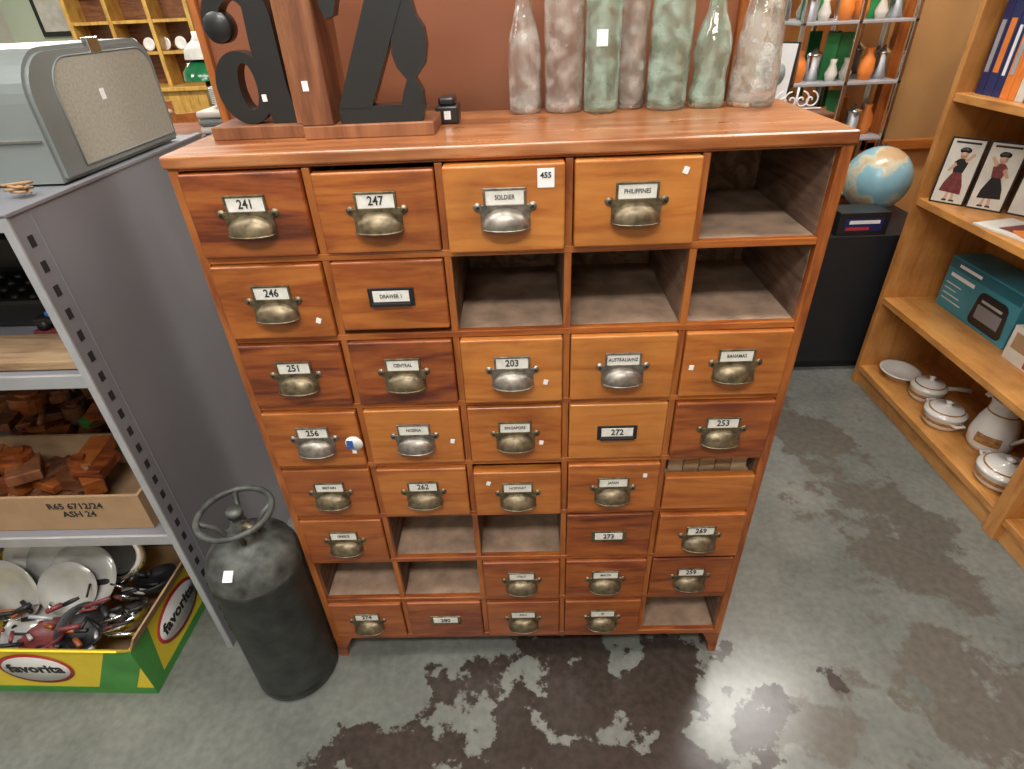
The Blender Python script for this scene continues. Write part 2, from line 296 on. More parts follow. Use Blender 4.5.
def pull(b,x,z,y,mat,kind='cup'):
    lw,lh=0.062,0.023
    if kind=='cup':
        zc=z-0.002; lz=zc+0.002
        b.box(x-lw/2,x+lw/2,y-0.0022,y-0.0008,lz,lz+lh,CARD)
        fr=0.004
        b.box(x-lw/2-fr,x+lw/2+fr,y-0.004,y,lz+lh,lz+lh+fr,mat,0.001)
        b.box(x-lw/2-fr,x-lw/2,y-0.004,y,lz-0.002,lz+lh,mat,0.001); b.box(x+lw/2,x+lw/2+fr,y-0.004,y,lz-0.002,lz+lh,mat,0.001)
        b.box(x-0.044,x+0.044,y-0.003,y,lz-0.012,lz,mat,0.001)
        for sx in (-1,1):
            b.lathe([(0,0.004),(0.006,0.0035),(0.0075,0)],(x+sx*0.045,y,lz-0.004),mat,14,Matrix.Rotation(PI/2,4,'X'))
            b.lathe([(0,0.0055),(0.0025,0.005),(0.003,0.003)],(x+sx*0.045,y,lz-0.004),DARK,8,Matrix.Rotation(PI/2,4,'X'))
        t=bmesh.new(); w,h,d=0.040,0.032,0.023; rows=[]
        for i in range(9):
            v=PI/2*i/8
            rows.append([t.verts.new((w*math.cos(PI*k/20),-d*math.sin(PI*k/20)**0.8*math.sin(v),h*math.sin(PI*k/20)**0.8*math.cos(v))) for k in range(21)])
        for A,C in zip(rows[:-1],rows[1:]):
            for k in range(20):
                try: t.faces.new([A[k],A[k+1],C[k+1],C[k]])
                except ValueError: pass
        bmesh.ops.remove_doubles(t,verts=t.verts[:],dist=1e-5)
        b.merge(t,mat,True,None,Matrix.Translation((x,y-0.003,zc-0.036)))
        b.box(x-0.041,x+0.041,y-0.0025,y,zc-0.037,zc,mat,0.001)
        b.tube([(x+0.040*math.cos(PI*k/14),y-0.003-0.0225*math.sin(PI*k/14)**0.8,zc-0.036) for k in range(15)],0.0016,mat,6)
        return lz+lh/2
    else:
        b.box(x-0.042,x+0.042,y-0.003,y,z-0.018,z+0.018,BLACKM if kind=='frame' else mat,0.001)
        b.box(x-0.033,x+0.033,y-0.0042,y-0.002,z-0.008,z+0.013,CARD)
        if kind=='frame': b.box(x-0.036,x+0.036,y-0.009,y-0.002,z-0.016,z-0.0095,BLACKM,0.001)
        return z+0.0025
O=None
LAY=[
 [('cup',W_DK,'241',.010,0,BRASS),('cup',W_OR,'247',.006,-.006,BRASS),('cup',W_LT,'SOLDIER',.022,0,NICKEL),('cup',W_LT,'PHILIPPINES',.014,0,BRASS),O],
 [('cup',W_OR,'246',.010,0,BRASS),('frame',W_OR,'DRAWER 1',.006,.010,BRASS),O,O,O],
 [('cup',W_DK,'251',.008,0,BRASS),('cup',W_DK,'CENTRAL',.008,0,BRASS),('cup',W_LT,'203',.012,0,NICKEL),('cup',W_LT,'AUSTRALIA/NZ',.010,0,NICKEL),('cup',W_OR,'BAHAMAS',.008,0,BRASS)],
 [('cup',W_OR,'256',.010,0,NICKEL),('cup',W_LT,'NIGERIA',.008,0,NICKEL),('cup',W_OR,'SINGAPORE',.008,0,BRASS),('frame',W_LT,'272',.006,0,BRASS),('cup',W_RD,'253',.010,0,BRASS)],
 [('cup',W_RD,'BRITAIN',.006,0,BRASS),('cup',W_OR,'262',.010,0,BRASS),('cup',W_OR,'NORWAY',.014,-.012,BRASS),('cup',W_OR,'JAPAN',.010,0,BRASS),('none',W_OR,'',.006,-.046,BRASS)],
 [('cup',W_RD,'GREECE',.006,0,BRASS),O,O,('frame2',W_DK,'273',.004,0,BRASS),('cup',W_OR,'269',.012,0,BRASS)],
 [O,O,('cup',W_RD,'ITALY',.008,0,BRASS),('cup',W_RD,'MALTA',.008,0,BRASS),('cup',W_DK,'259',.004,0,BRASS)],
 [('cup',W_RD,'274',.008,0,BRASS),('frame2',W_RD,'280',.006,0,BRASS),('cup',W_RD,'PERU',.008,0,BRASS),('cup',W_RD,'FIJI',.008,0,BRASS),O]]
for r in range(8):
    for c in range(5):
        e=LAY[r][c]
        if not e: continue
        kind,wd,tx,pr,dz,mt=e
        d=B('drawer_%d_%d'%(r+1,c+1),cab)
        x0=CX[c]+(0.008 if c else 0.004); x1=CX[c+1]-(0.008 if c<4 else 0.004)
        z1=cellz(r)-0.008; z0=cellz(r+1)+0.008
        ztop=z1+min(dz,0); zbot=z0+max(dz,0)
        if tx=='247': ztop=z1-0.006
        d.box(x0,x1,-pr,0.016,zbot,ztop,wd,0.0035,seg=3)
        d.box(x0+0.004,x0+0.012,0.016,DEP-0.02,zbot+0.002,min(ztop,z1)-0.012,W_RAW); d.box(x1-0.012,x1-0.004,0.016,DEP-0.02,zbot+0.002,min(ztop,z1)-0.012,W_RAW)
        d.box(x0+0.004,x1-0.004,0.016,DEP-0.02,zbot+0.002,zbot+0.008,W_RAW)
        if dz<-0.02:
            for k in range(5): d.box(x0+0.012+k*0.036,x0+0.046+k*0.036,0.03,0.28,ztop-0.06,z1-0.022+0.004*((k*5)%3),W_RAW,0.001)
        xc=(x0+x1)/2; zc=(zbot+ztop)/2
        if kind!='none':
            tz=pull(d,xc,zc+(0.010 if kind=='cup' else 0),-pr,mt,kind)
        d.done()
        if kind!='none':
            num=tx[:3].isdigit(); yy=-pr-(0.0026 if kind=='cup' else 0.0046)
            text(tx,(xc,yy,tz),0.021 if num else 0.0105,INK,cab,name='drawer_label_text',bold=0.0004 if num else 0.0001,sx=0.85 if num else 0.8)
b=B('price_stickers',cab)
def stick(x,z,w,h,y,a=0): b.box(-w/2,w/2,-0.0006,0,-h/2,h/2,WHITE,M=Matrix.Translation((x,y,z))@Matrix.Rotation(a,4,'Y'))
stick(0.062,1.364,0.027,0.030,-0.0222)
for x,z,a,y in [(0.285,1.366,.3,-.0143),(-0.362,1.118,.4,-.0103),(0.06,.968,.2,-.0123),(-0.05,1.0,.1,-.0123),(-0.14,.82,.2,-.0083),(0.05,.81,.2,-.0083),(0.345,.99,.1,-.0083),(-0.07,.70,.3,-.0143),(0.28,.71,0,-.0103),(0.43,.99,.3,-.0083),(-0.355,.80,.1,-.0103)]:
    stick(x,z,0.009,0.011,y,a)
b.lathe([(0,0.0008),(0.019,0.0007),(0.019,0)],(-0.352,-0.0105,0.822),CARD,20,Matrix.Rotation(PI/2,4,'X')); b.box(-0.368,-0.354,-0.0118,-0.0105,0.808,0.83,BLUE)
b.done()
text('455',(0.062,-0.0232,1.368),0.012,INK,cab,name='price_text',bold=0.0003)
TOPZ=ZT+0.021
# ------------------------------------------------------------ bottles
def bottle(name,x,y,prof,mat,label=False):
    b=B(name); th=0.003
    pr=[prof[0]]
    for (r0,z0),(r1,z1) in zip(prof[:-1],prof[1:]):
        n=max(1,int(math.hypot(r1-r0,z1-z0)/0.012))
        for i in range(1,n+1): pr.append((r0+(r1-r0)*i/n,z0+(z1-z0)*i/n))
    zt=pr[-1][1]
    inner=[(max(r-th,0.004),z) for r,z in pr if z>0.012 and z<zt-0.001]
    r0=inner[0][0]
    full=[(0,0.004),(prof[0][0]*0.75,0.003)]+pr+[(max(pr[-1][0]-th,0.004),zt)]+inner[::-1]+[(r0*0.92,0.008),(r0*0.6,0.0075),(0,0.010)]
    b.lathe(full,(x,y,TOPZ+0.0005),mat,40)
    if label:
        b.box(-0.010,0.010,-0.0008,0,-0.013,0.013,WHITE,M=Matrix.Translation((x-0.006,y-0.0345,TOPZ+0.125)))
    return b.done()
def P(*a): return list(a)
coke=P((0.029,0.0),(0.031,0.004),(0.031,0.03),(0.028,0.055),(0.0285,0.07),(0.032,0.10),(0.031,0.12),(0.024,0.145),(0.016,0.165),(0.0125,0.19),(0.0125,0.225),(0.015,0.227),(0.015,0.24),(0.0125,0.242))
def straight(r,h,nr,sh): return P((r-0.003,0),(r,0.004),(r,h*0.3),(r*0.97,h*0.31),(r*0.97,h*0.36),(r,h*0.37),(r,sh),(r*0.93,sh+0.02),(r*0.6,sh+0.045),(nr,sh+0.075),(nr,h-0.014),(nr+0.003,h-0.012),(nr+0.003,h-0.002),(nr,h))
bottle('glass_bottle',0.035,0.285,P((0.028,0),(0.031,0.004),(0.031,0.10),(0.030,0.115),(0.022,0.15),(0.015,0.175),(0.012,0.20),(0.012,0.235),(0.015,0.237),(0.015,0.25)),G_CLEAR)
bottle('glass_bottle',0.110,0.288,straight(0.037,0.30,0.017,0.21),G_PINK)
bottle('glass_bottle',0.180,0.265,straight(0.0325,0.28,0.014,0.19),G_GREEN,True)
bottle('glass_bottle',0.240,0.290,straight(0.026,0.27,0.012,0.20),G_CLEAR)
bottle('glass_bottle',0.306,0.272,straight(0.038,0.29,0.016,0.16),G_GREEN)
bottle('glass_bottle',0.384,0.272,[(r*1.08,z*0.93) for r,z in coke],G_GREEN)
bottle('glass_bottle',0.470,0.272,P((0.041,0),(0.044,0.005),(0.044,0.05),(0.041,0.09),(0.035,0.14),(0.027,0.18),(0.020,0.21),(0.017,0.26),(0.021,0.262),(0.020,0.28)),G_CLEAR)
# ------------------------------------------------------------ letter bookends
bl=empty('letter_a_bookend')
b=B('base',bl); b.box(-0.515,-0.347,0.11,0.225,TOPZ,TOPZ+0.022,W_BLK,0.002); b.box(-0.362,-0.347,0.11,0.225,TOPZ+0.022,TOPZ+0.34,W_BLK,0.002); b.done()
b=B('letter',bl); Ml=Matrix.Translation((-0.496,0.140,TOPZ+0.0225))
N_=40
out=[(0.050+0.046*math.cos(2*PI*k/N_),0.056+0.056*math.sin(2*PI*k/N_)) for k in range(N_)]
inn=[(0.058+0.015*math.cos(2*PI*k/N_),0.058+0.036*math.sin(2*PI*k/N_)) for k in range(N_)]
b.ring(out,inn,-0.012,0.018,BLACK,Ml)
stem=[(0.088,0.0),(0.132,0.0),(0.138,0.014),(0.128,0.03),(0.124,0.06),(0.122,0.16),(0.115,0.19),(0.096,0.205),(0.082,0.195),(0.080,0.17),(0.078,0.12),(0.080,0.03)]
b.prism(stem,-0.013,0.019,BLACK,Ml)
arc=[(0.066+0.056*math.cos(t),0.150+0.057*math.sin(t)) for t in [PI*i/12 for i in range(13)]]+[(0.062+0.024*math.cos(t),0.150+0.032*math.sin(t)) for t in [PI*(12-i)/12 for i in range(13)]]
b.prism(arc,-0.0125,0.0185,BLACK,Ml)
b.lathe([(0,-0.0145),(0.021,-0.014),(0.024,-0.010),(0.024,0.012),(0.021,0.016),(0,0.0165)],(0,0,0),BLACK,24,Ml@Matrix.Translation((0.032,0.003,0.146))@Matrix.Rotation(PI/2,4,'X'))
b.box(0.078,0.086,-0.0145,-0.013,0.035,0.046,WHITE,M=Ml)
b.done()
bl=empty('letter_z_bookend')
b=B('base',bl); b.box(-0.345,-0.122,0.085,0.205,TOPZ,TOPZ+0.022,W_BLK,0.002); b.box(-0.345,-0.292,0.085,0.205,TOPZ+0.022,TOPZ+0.34,W_BLK,0.002)
b.box(-0.331,-0.321,0.084,0.085,TOPZ+0.075,TOPZ+0.090,WHITE); b.done()
b=B('letter',bl); Ml=Matrix.Translation((-0.280,0.105,TOPZ+0.0225))
b.prism([(0,0),(0.138,0),(0.146,0.024),(0.118,0.026),(0.0,0.026)],-0.012,0.018,BLACK,Ml)
b.prism([(0.0,0.024),(0.056,0.024),(0.140,0.20),(0.082,0.20)],-0.013,0.019,BLACK,Ml)
b.prism([(0.104,0.02),(0.143,0.02),(0.144,0.045),(0.134,0.064),(0.152,0.084),(0.158,0.11),(0.156,0.135),(0.145,0.152),(0.135,0.20),(0.118,0.20),(0.116,0.15),(0.104,0.13),(0.100,0.10),(0.106,0.08),(0.120,0.062),(0.112,0.045)],-0.0115,0.0175,BLACK,Ml)
b.prism([(0.0,0.20),(0.15,0.20),(0.15,0.232),(0.03,0.232),(0.0,0.26),(-0.004,0.20)],-0.0115,0.0175,BLACK,Ml)
b.prism([(0.0,0.205),(0.03,0.205),(0.026,0.18),(0.018,0.155),(0.004,0.15),(-0.002,0.17)],-0.0125,0.0185,BLACK,Ml)
b.done()
b=B('black_trinket_box'); b.box(-0.132,-0.090,0.190,0.245,TOPZ,TOPZ+0.030,BLACK,0.003); b.box(-0.126,-0.096,0.195,0.24,TOPZ+0.030,TOPZ+0.044,BLACK,0.004); b.box(-0.116,-0.104,0.1885,0.190,TOPZ+0.008,TOPZ+0.022,WHITE); b.done()
# ------------------------------------------------------------ metal shelving left
sh=empty('metal_shelving_unit')
b=B('end_panel',sh)
b.box(-0.905,-0.892,0.04,0.80,0.0,1.315,GREYP,0.001)
b.box(-0.907,-0.890,0.036,0.042,0.0,1.317,GREYL,0.001)
b.box(-0.907,-0.889,0.036,0.80,1.313,1.320,GREYP,0.001)
b.box(-0.8935,-0.8905,0.094,0.098,0.0,1.315,GREYP)
for k in range(25): b.box(-0.8922,-0.8912,0.061,0.075,0.05+k*0.05,0.05+k*0.05+0.022,DARK)
b.done()
b=B('shelves',sh)
for z in (0.483,0.976,1.315):
    b.box(-2.5,-0.906,0.05,0.80,z-0.012,z,GREYP,0.001); b.box(-2.5,-0.906,0.045,0.052,z-0.03,z+0.002,GREYL,0.001)
b.box(-2.5,-0.906,0.79,0.80,0.0,1.30,GREYP); b.box(-2.52,-2.5,0.04,0.80,0.0,1.315,GREYP)
b.box(-2.5,-0.906,0.35,0.79,0.0,0.05,GREYP)
b.done()
cs=empty('vintage_carry_case'); b=B('shell',cs)
def caseprof(y0,y1,z0,z1,rf,rb):
    p=[(y0,z0)]
    for i in range(9): t=PI-PI/2*i/8; p.append((y0+rf+rf*math.cos(t),z1-rf+rf*math.sin(t)))
    for i in range(9): t=PI/2-PI/2*i/8; p.append((y1-rb+rb*math.cos(t),z1-rb+rb*math.sin(t)))
    p.append((y1,z0)); return p
MX=Matrix.Rotation(PI/2,4,'Z')
b.prism(caseprof(0.25,0.72,1.320,1.560,0.09,0.06),0.915,1.75,SUITB,MX,bev=0.008)
b.prism(caseprof(0.325,0.70,1.340,1.540,0.065,0.05),0.9135,0.92,SPECK,MX)
pp=caseprof(0.325,0.70,1.340,1.540,0.065,0.05)
b.tube([(-0.9135,y,z) for y,z in pp],0.002,SUITB,6,closed=True)
b.box(-0.925,-0.911,0.48,0.52,1.54,1.57,STEEL,0.002)
b.box(-0.9145,-0.9125,0.46,0.475,1.45,1.472,WHITE)
b.box(-1.74,-0.93,0.246,0.25,1.40,1.404,STEEL)
b.done()
b=B('string_bundle'); b.tube([(-0.955+0.02*math.cos(t*3),0.17+0.015*math.sin(t*2),1.320+0.005+0.0015*t) for t in [i*0.4 for i in range(30)]],0.003,CARDB,6); b.done()
b=B('wooden_plank'); b.box(-2.3,-0.93,0.07,0.20,0.979,1.0,W_RAW,0.002); b.done()
b=B('black_typewriter'); b.box(-1.60,-1.03,0.28,0.68,0.978,1.05,BLACK,0.012); b.box(-1.55,-1.08,0.42,0.66,1.05,1.17,BLACK,0.03,seg=4); b.tube([(-1.63,0.6,1.19),(-1.0,0.6,1.19)],0.025,BLACKM,16)
for i in range(4):
    for j in range(10): b.lathe([(0.010,0),(0.010,0.006),(0,0.007)],(-1.52+j*0.045,0.30+i*0.028,1.05+i*0.006),BLACKM,10)
b.done()
b=B('toy_car'); b.box(-1.12,-1.0,0.215,0.255,1.012,1.03,BLACK,0.006); b.box(-1.09,-1.03,0.22,0.25,1.03,1.045,BLUE,0.006)
for x in (-1.10,-1.02): b.lathe([(0,0),(0.012,0),(0.012,0.046),(0,0.046)],(x,0.212,1.012),BLACKM,14,Matrix.Rotation(-PI/2,4,'X'))
b.box(-1.13,-0.99,0.212,0.258,0.979,1.0,MAROON,0.004)
b.done()
cb=empty('cardboard_box'); b=B('carton',cb)
b.box(-1.60,-0.965,0.075,0.083,0.485,0.60,CARDB); b.box(-1.60,-0.965,0.33,0.338,0.485,0.60,CARDB); b.box(-0.973,-0.965,0.083,0.33,0.485,0.60,CARDB); b.box(-1.6,-1.592,0.083,0.33,0.485,0.60,CARDB); b.box(-1.592,-0.973,0.083,0.33,0.485,0.492,CARDB)
b.done()
text('R65 6712/24\nASH 24',(-1.14,0.0735,0.555),0.028,INK,cb,name='print',bold=0.0004)
def pileblocks(name,region,n,mats,zbase,smin=0.03,smax=0.12,lay=0.04,parent=None):
    b=B(name,parent)
    x0,x1,y0,y1=region
    for i in range(n):
        w=random.uniform(smin,smax); d=random.uniform(smin,smax*0.8); h=random.uniform(0.02,0.05)
        x=random.uniform(x0+w,x1-w); y=random.uniform(y0+d,y1-d); z=zbase+(i%3)*lay
        M=Matrix.Translation((x,y,z+h/2))@Euler((random.uniform(-.15,.15)*(i%3>0),random.uniform(-.15,.15)*(i%3>0),random.uniform(0,3))).to_matrix().to_4x4()
        k=i%4
        if k<2: b.box(-w/2,w/2,-d/2,d/2,-h/2,h/2,mats[i%len(mats)],0.003,M=M)
        elif k==2: b.lathe([(0,-h/2),(d/2,-h/2),(d/2,h/2),(d*0.3,h/2),(d*.3,h/2+.01),(0,h/2+.01)],(0,0,0),mats[i%len(mats)],18,M,smooth=False)
        else: b.tube([M@Vector((-w/2,0,0)),M@Vector((w/2,0,0))],h*0.3,mats[i%len(mats)],10)
    return b.done()
pileblocks('wooden_toys',(-1.75,-0.93,0.36,0.76),60,[W_OR,W_FURN,W_BLK,MAROON,W_BLK,W_FURN,W_RD,GRN,W_DK],0.485,0.04,0.15,0.055)
pileblocks('wooden_toy_blocks',(-1.55,-1.0,0.10,0.31),34,[W_FURN,W_RD,W_DK,W_BLK,W_FURN,W_BLK],0.495,0.04,0.12,0.045,cb)
# ---- box of crockery on floor
fb=empty('printed_grocery_box'); b=B('carton',fb)
Mb=RZ(-0.03,(-1.05,-0.10,0))
L_,D_,Hh=0.62,0.36,0.205
b.box(-L_,0,0,0.006,0,Hh,YEL,M=Mb); b.box(-L_,0,D_-0.006,D_,0,Hh,CARDB,M=Mb); b.box(-0.006,0,0.006,D_-0.006,0,Hh,YEL,M=Mb); b.box(-L_,-L_+0.006,0.006,D_-0.006,0,Hh,YEL,M=Mb); b.box(-L_,0,0.006,D_-.006,0.001,0.006,CARDB,M=Mb)
b.box(-L_,0.001,-0.0012,0,0,0.030,GRN,M=Mb); b.box(0,0.0012,-0.001,D_,0,0.030,GRN,M=Mb)
b.prism([(-0.16,0.03),(-0.05,0.03),(0.0,0.13),(-0.0,Hh),(-0.07,Hh)],-0.001,0,GRN,Mb)
b.prism([(-0.62,0.03),(-0.50,0.03),(-0.56,Hh),(-0.62,Hh)],-0.001,0,GRN,Mb)
MS=Mb@Matrix.Rotation(PI/2,4,'Z')
b.prism([(0.0,0.03),(0.05,0.03),(0.08,Hh),(0.0,Hh)],-0.0015,0,GRN,MS)
b.prism([(0.28,0.03),(D_,0.03),(D_,Hh),(0.32,Hh)],-0.0015,0,GRN,MS)
for M2 in (Mb@Matrix.Translation((-0.30,-0.0015,0.120)),Mb@Matrix.Translation((0.0015,0.19,0.12))@Matrix.Rotation(PI/2,4,'Z')):
    b.lathe([(0,0.001),(0.105,0.001),(0.105,0)],(0,0,0),RED,32,M2@Matrix.Rotation(PI/2,4,'X'),sy=0.66)
    b.lathe([(0,0.002),(0.095,0.002),(0.095,0)],(0,0,0),WHITE,32,M2@Matrix.Rotation(PI/2,4,'X'),sy=0.60)
b.box(0,0.005,0,D_,0,0.07,CARDB,M=Mb@Matrix.Translation((0,0,Hh))@Matrix.Rotation(0.5,4,'Y'))
b.box(-L_,0,-0.0,0.005,0,0.05,YEL,M=Mb@Matrix.Translation((0,0.0,Hh))@Matrix.Rotation(0.6,4,'X'))
b.done()
def tw(M2,body,size): 
    o=text(body,(0,0,0),size,INK,fb,name='print',bold=0.002); o.matrix_world=M2@Matrix.Rotation(PI/2,4,'X')
tw(Mb@Matrix.Translation((-0.30,-0.0042,0.122)),'favorita',0.052)
tw(Mb@Matrix.Translation((0.0042,0.19,0.122))@Matrix.Rotation(PI/2,4,'Z'),'favorita',0.052)
b=B('crockery_pile',fb)
def plate(b,M,r,mat=CERAM): b.lathe([(0,0),(r*0.6,0),(r,0.018),(r,0.021),(r*0.6,0.006),(0,0.006)],(0,0,0),mat,32,M)
def bowl(b,M,r,mat=CERAM): b.lathe([(0,0),(r*0.4,0),(r*0.85,r*0.35),(r,r*0.7),(r*0.96,r*0.7),(r*0.8,r*0.37),(r*0.35,0.01),(0,0.01)],(0,0,0),mat,32,M)
for i,(x,y,z,rx,ry,r) in enumerate([(-1.36,0.16,0.25,1.0,0.2,0.11),(-1.43,0.17,0.26,1.15,0.3,0.11),(-1.30,0.13,0.23,0.9,0.1,0.10),(-1.24,0.19,0.24,0.9,0.5,0.085),(-1.50,0.10,0.22,1.2,-.3,0.10),(-1.33,0.10,0.22,1.0,.3,0.08)]):
    plate(b,Matrix.Translation((x,y,z))@Euler((rx,ry,0)).to_matrix().to_4x4(),r,[CERAMG,CERAM,CERAMG,STEEL,CERAMG,CERAMG][i])
for x,y,z,r,m in [(-1.15,0.03,0.12,0.07,STEEL),(-1.27,0.02,0.12,0.07,BLACKM),(-1.42,0.02,0.10,0.08,CERAMG),(-1.13,0.16,0.13,0.06,BLACKM),(-1.36,-0.02,0.12,0.06,MAROON)]:
    bowl(b,Matrix.Translation((x,y,z))@Euler((random.uniform(-.4,.4),random.uniform(-.4,.4),0)).to_matrix().to_4x4(),r,m)
for i in range(110):
    x=random.uniform(-1.62,-1.12); y=random.uniform(-0.05,0.20); z=random.uniform(0.13,0.22); a=random.uniform(0,6.3)
    p=Vector((x,y,z)); q=p+Vector((math.cos(a),math.sin(a)*0.5,random.uniform(-.1,.3)))*random.uniform(0.03,0.08)
    b.tube([p,q],random.uniform(0.003,0.009),[STEEL,BLACKM,MAROON,BLACKM,GREYL,BLACKM,W_RD,CERAMG][i%8],8)
b.done()
# ------------------------------------------------------------ gas cylinder
b=B('gas_cylinder'); gx,gy=-0.668,-0.020; r=0.112
b.lathe([(0,0.0),(r*0.9,0.0),(r,0.012),(r,0.03),(r*0.985,0.035),(r,0.04),(r,0.44),(r*1.014,0.445),(r*1.014,0.452),(r,0.457)],(gx,gy,0),TANK,48)
b.lathe([(r,0.457),(r*0.985,0.482),(r*0.9,0.508),(r*0.72,0.530),(r*0.45,0.545),(r*0.3,0.55),(r*0.3,0.575),(r*0.2,0.58),(0,0.582)],(gx,gy,0),TANKT,48)
b.lathe([(0.020,0.57),(0.020,0.600),(0.012,0.605),(0.012,0.622),(0.018,0.624),(0.018,0.640),(0,0.642)],(gx,gy,0),TANKT,20)
b.tube([(gx,gy,0.595),(gx+0.045,gy-0.02,0.595)],0.010,BRASS,12)
rr=0.083
b.tube([(gx+rr*math.cos(2*PI*k/40),gy+rr*math.sin(2*PI*k/40),0.630) for k in range(40)],0.0075,TANKT,12,closed=True)
for k in range(4):
    a=2*PI*k/4+0.4; b.tube([(gx+rr*math.cos(a),gy+rr*math.sin(a),0.630),(gx+0.05*math.cos(a),gy+0.05*math.sin(a),0.600),(gx+0.03*math.cos(a),gy+0.03*math.sin(a),0.555)],0.0065,TANKT,10)
b.box(-0.011,0.011,-0.002,0.002,-0.013,0.013,WHITE,M=Matrix.Translation((gx-0.010,gy-0.094,0.521))@Matrix.Rotation(-0.95,4,'X'))
b.done()
# ------------------------------------------------------------ bookcase right
b=B('wooden_bookcase'); bx0,bx1=1.6,1.97
SZ=[0.10,0.45,0.885,1.262,1.66]
for (ya,yb) in [(0.446,1.37),(-0.904,0.395)]:
    for i,z in enumerate(SZ):
        b.box(bx0+0.004,bx1-0.01,ya,yb,z-0.028,z,W_BK,0.002)
    b.box(bx0+0.02,bx0+0.035,ya,yb,0.0,0.072,W_BK)
    b.box(bx1-0.01,bx1,ya,yb,0.0,1.98,W_BKV)
    b.box(bx0+0.004,bx1-0.01,ya,yb,1.95,1.98,W_BK)
for y in (1.37,0.42,0.395,-0.93): b.box(bx0,bx1,y,y+0.026,0,2.0,W_BKV,0.002)
b.done()
S0=0.10
b=B('oval_baking_dish'); b.lathe([(0,0.004),(0.06,0),(0.085,0.035),(0.095,0.037),(0.095,0.041),(0.08,0.039),(0.058,0.008),(0,0.008)],(1.72,1.26,S0),CERAM,36,sx=0.85,sy=0.95); b.done()
def lidded(name,x,y,r,handle):
    b=B(name); b.lathe([(0,0),(r*0.8,0),(r,0.02),(r,0.055),(r*1.04,0.058),(r*1.0,0.065),(r*0.7,0.083),(r*0.15,0.09),(r*0.12,0.098),(r*0.2,0.106),(0,0.110)],(x,y,S0),CERAM,36)
    b.lathe([(r*1.003,0.028),(r*1.008,0.034),(r*1.003,0.042)],(x,y,S0),GOLDB,36)
    b.lathe([(r*0.86,0.0745),(r*0.80,0.078)],(x,y,S0),GOLDB,36)
    if handle: b.tube([(x+r*0.9,y-0.01,S0+0.05),(x+r*1.5,y-0.03,S0+0.06),(x+r*2.1,y-0.05,S0+0.062)],[0.010,0.009,0.012],CERAM,12)
    else:
        for s_ in (-1,1): b.tube([(x-0.02,y+s_*r,S0+0.045),(x-0.015,y+s_*(r+0.022),S0+0.05),(x+0.015,y+s_*(r+0.022),S0+0.05),(x+0.02,y+s_*r,S0+0.045)],0.006,CERAM,10)
    b.done()
lidded('lidded_saucepan_dish',1.745,1.095,0.068,True)
lidded('lidded_casserole_dish',1.705,0.915,0.074,False)
lidded('lidded_casserole_dish',1.705,0.57,0.085,False)
b=B('ceramic_pitcher'); px_,py_=1.785,0.76
b.lathe([(0,0),(0.062,0),(0.075,0.03),(0.078,0.07),(0.066,0.13),(0.052,0.17),(0.05,0.20),(0.058,0.225),(0.054,0.225),(0.046,0.20),(0.048,0.17),(0.06,0.12),(0.07,0.05),(0,0.01)],(px_,py_,S0),CERAM,36)
b.lathe([(0.0785,0.05),(0.0795,0.07),(0.0755,0.09)],(px_,py_,S0),GOLDB,20,a0=PI*1.05,a1=PI*1.4)
b.lathe([(0.0535,0.168),(0.0525,0.174)],(px_,py_,S0),GOLDB,30)
b.tube([(px_+0.01,py_-0.055,S0+0.2),(px_+0.015,py_-0.105,S0+0.19),(px_+0.015,py_-0.115,S0+0.13),(px_+0.01,py_-0.075,S0+0.07)],0.008,CERAM,12)
b.prism([(-0.02,0),(0.02,0),(0.0,0.03)],0,0.02,CERAM,Matrix.Translation((px_-0.02,py_+0.05,S0+0.20))); b.done()
S1=0.45
tb=empty('appliance_box'); b=B('carton',tb); b.box(1.79,1.93,0.90,1.31,S1,S1+0.215,TEAL,0.002)
b.box(1.7885,1.79,0.905,1.305,S1+0.17,S1+0.21,TEALD)
rp=[(0.93+0.02+0.02*math.cos(t),S1+0.035+0.02*math.sin(t)) for t in [PI+PI/2*i/5 for i in range(6)]]+[(1.11-0.02+0.02*math.cos(t),S1+0.035+0.02*math.sin(t)) for t in [1.5*PI+PI/2*i/5 for i in range(6)]]+[(1.10-0.03+0.03*math.cos(t),S1+0.12+0.03*math.sin(t)) for t in [PI/2*i/5 for i in range(6)]]+[(0.94+0.03+0.03*math.cos(t),S1+0.12+0.03*math.sin(t)) for t in [PI/2+PI/2*i/5 for i in range(6)]]
b.prism(rp,-1.7884,-1.7875,BLACK,MX)
b.box(1.7868,1.7875,0.955,1.085,S1+0.045,S1+0.10,GREYP); b.box(1.7868,1.7875,0.965,1.075,S1+0.112,S1+0.122,GREYL)
for k,(w_) in enumerate([.12,.10,.07,.09]): b.box(1.788,1.79,1.29-w_,1.29,S1+0.04+0.022*k,S1+0.044+0.022*k,CREAM)
b.box(1.788,1.79,1.14,1.28,S1+0.138,S1+0.152,WHITE); b.box(1.788,1.79,1.12,1.25,S1+0.184,S1+0.196,WHITE)
b.done()
b=B('game_box'); b.box(1.76,1.93,0.52,0.86,S1,S1+0.13,CREAM,0.002); b.box(1.7585,1.76,0.54,0.84,S1+0.05,S1+0.11,CARDB); b.box(1.758,1.76,0.70,0.76,S1+0.01,S1+0.045,RED); b.box(1.758,1.76,0.56,0.66,S1+0.01,S1+0.045,NAVY); b.done()
S2=0.885
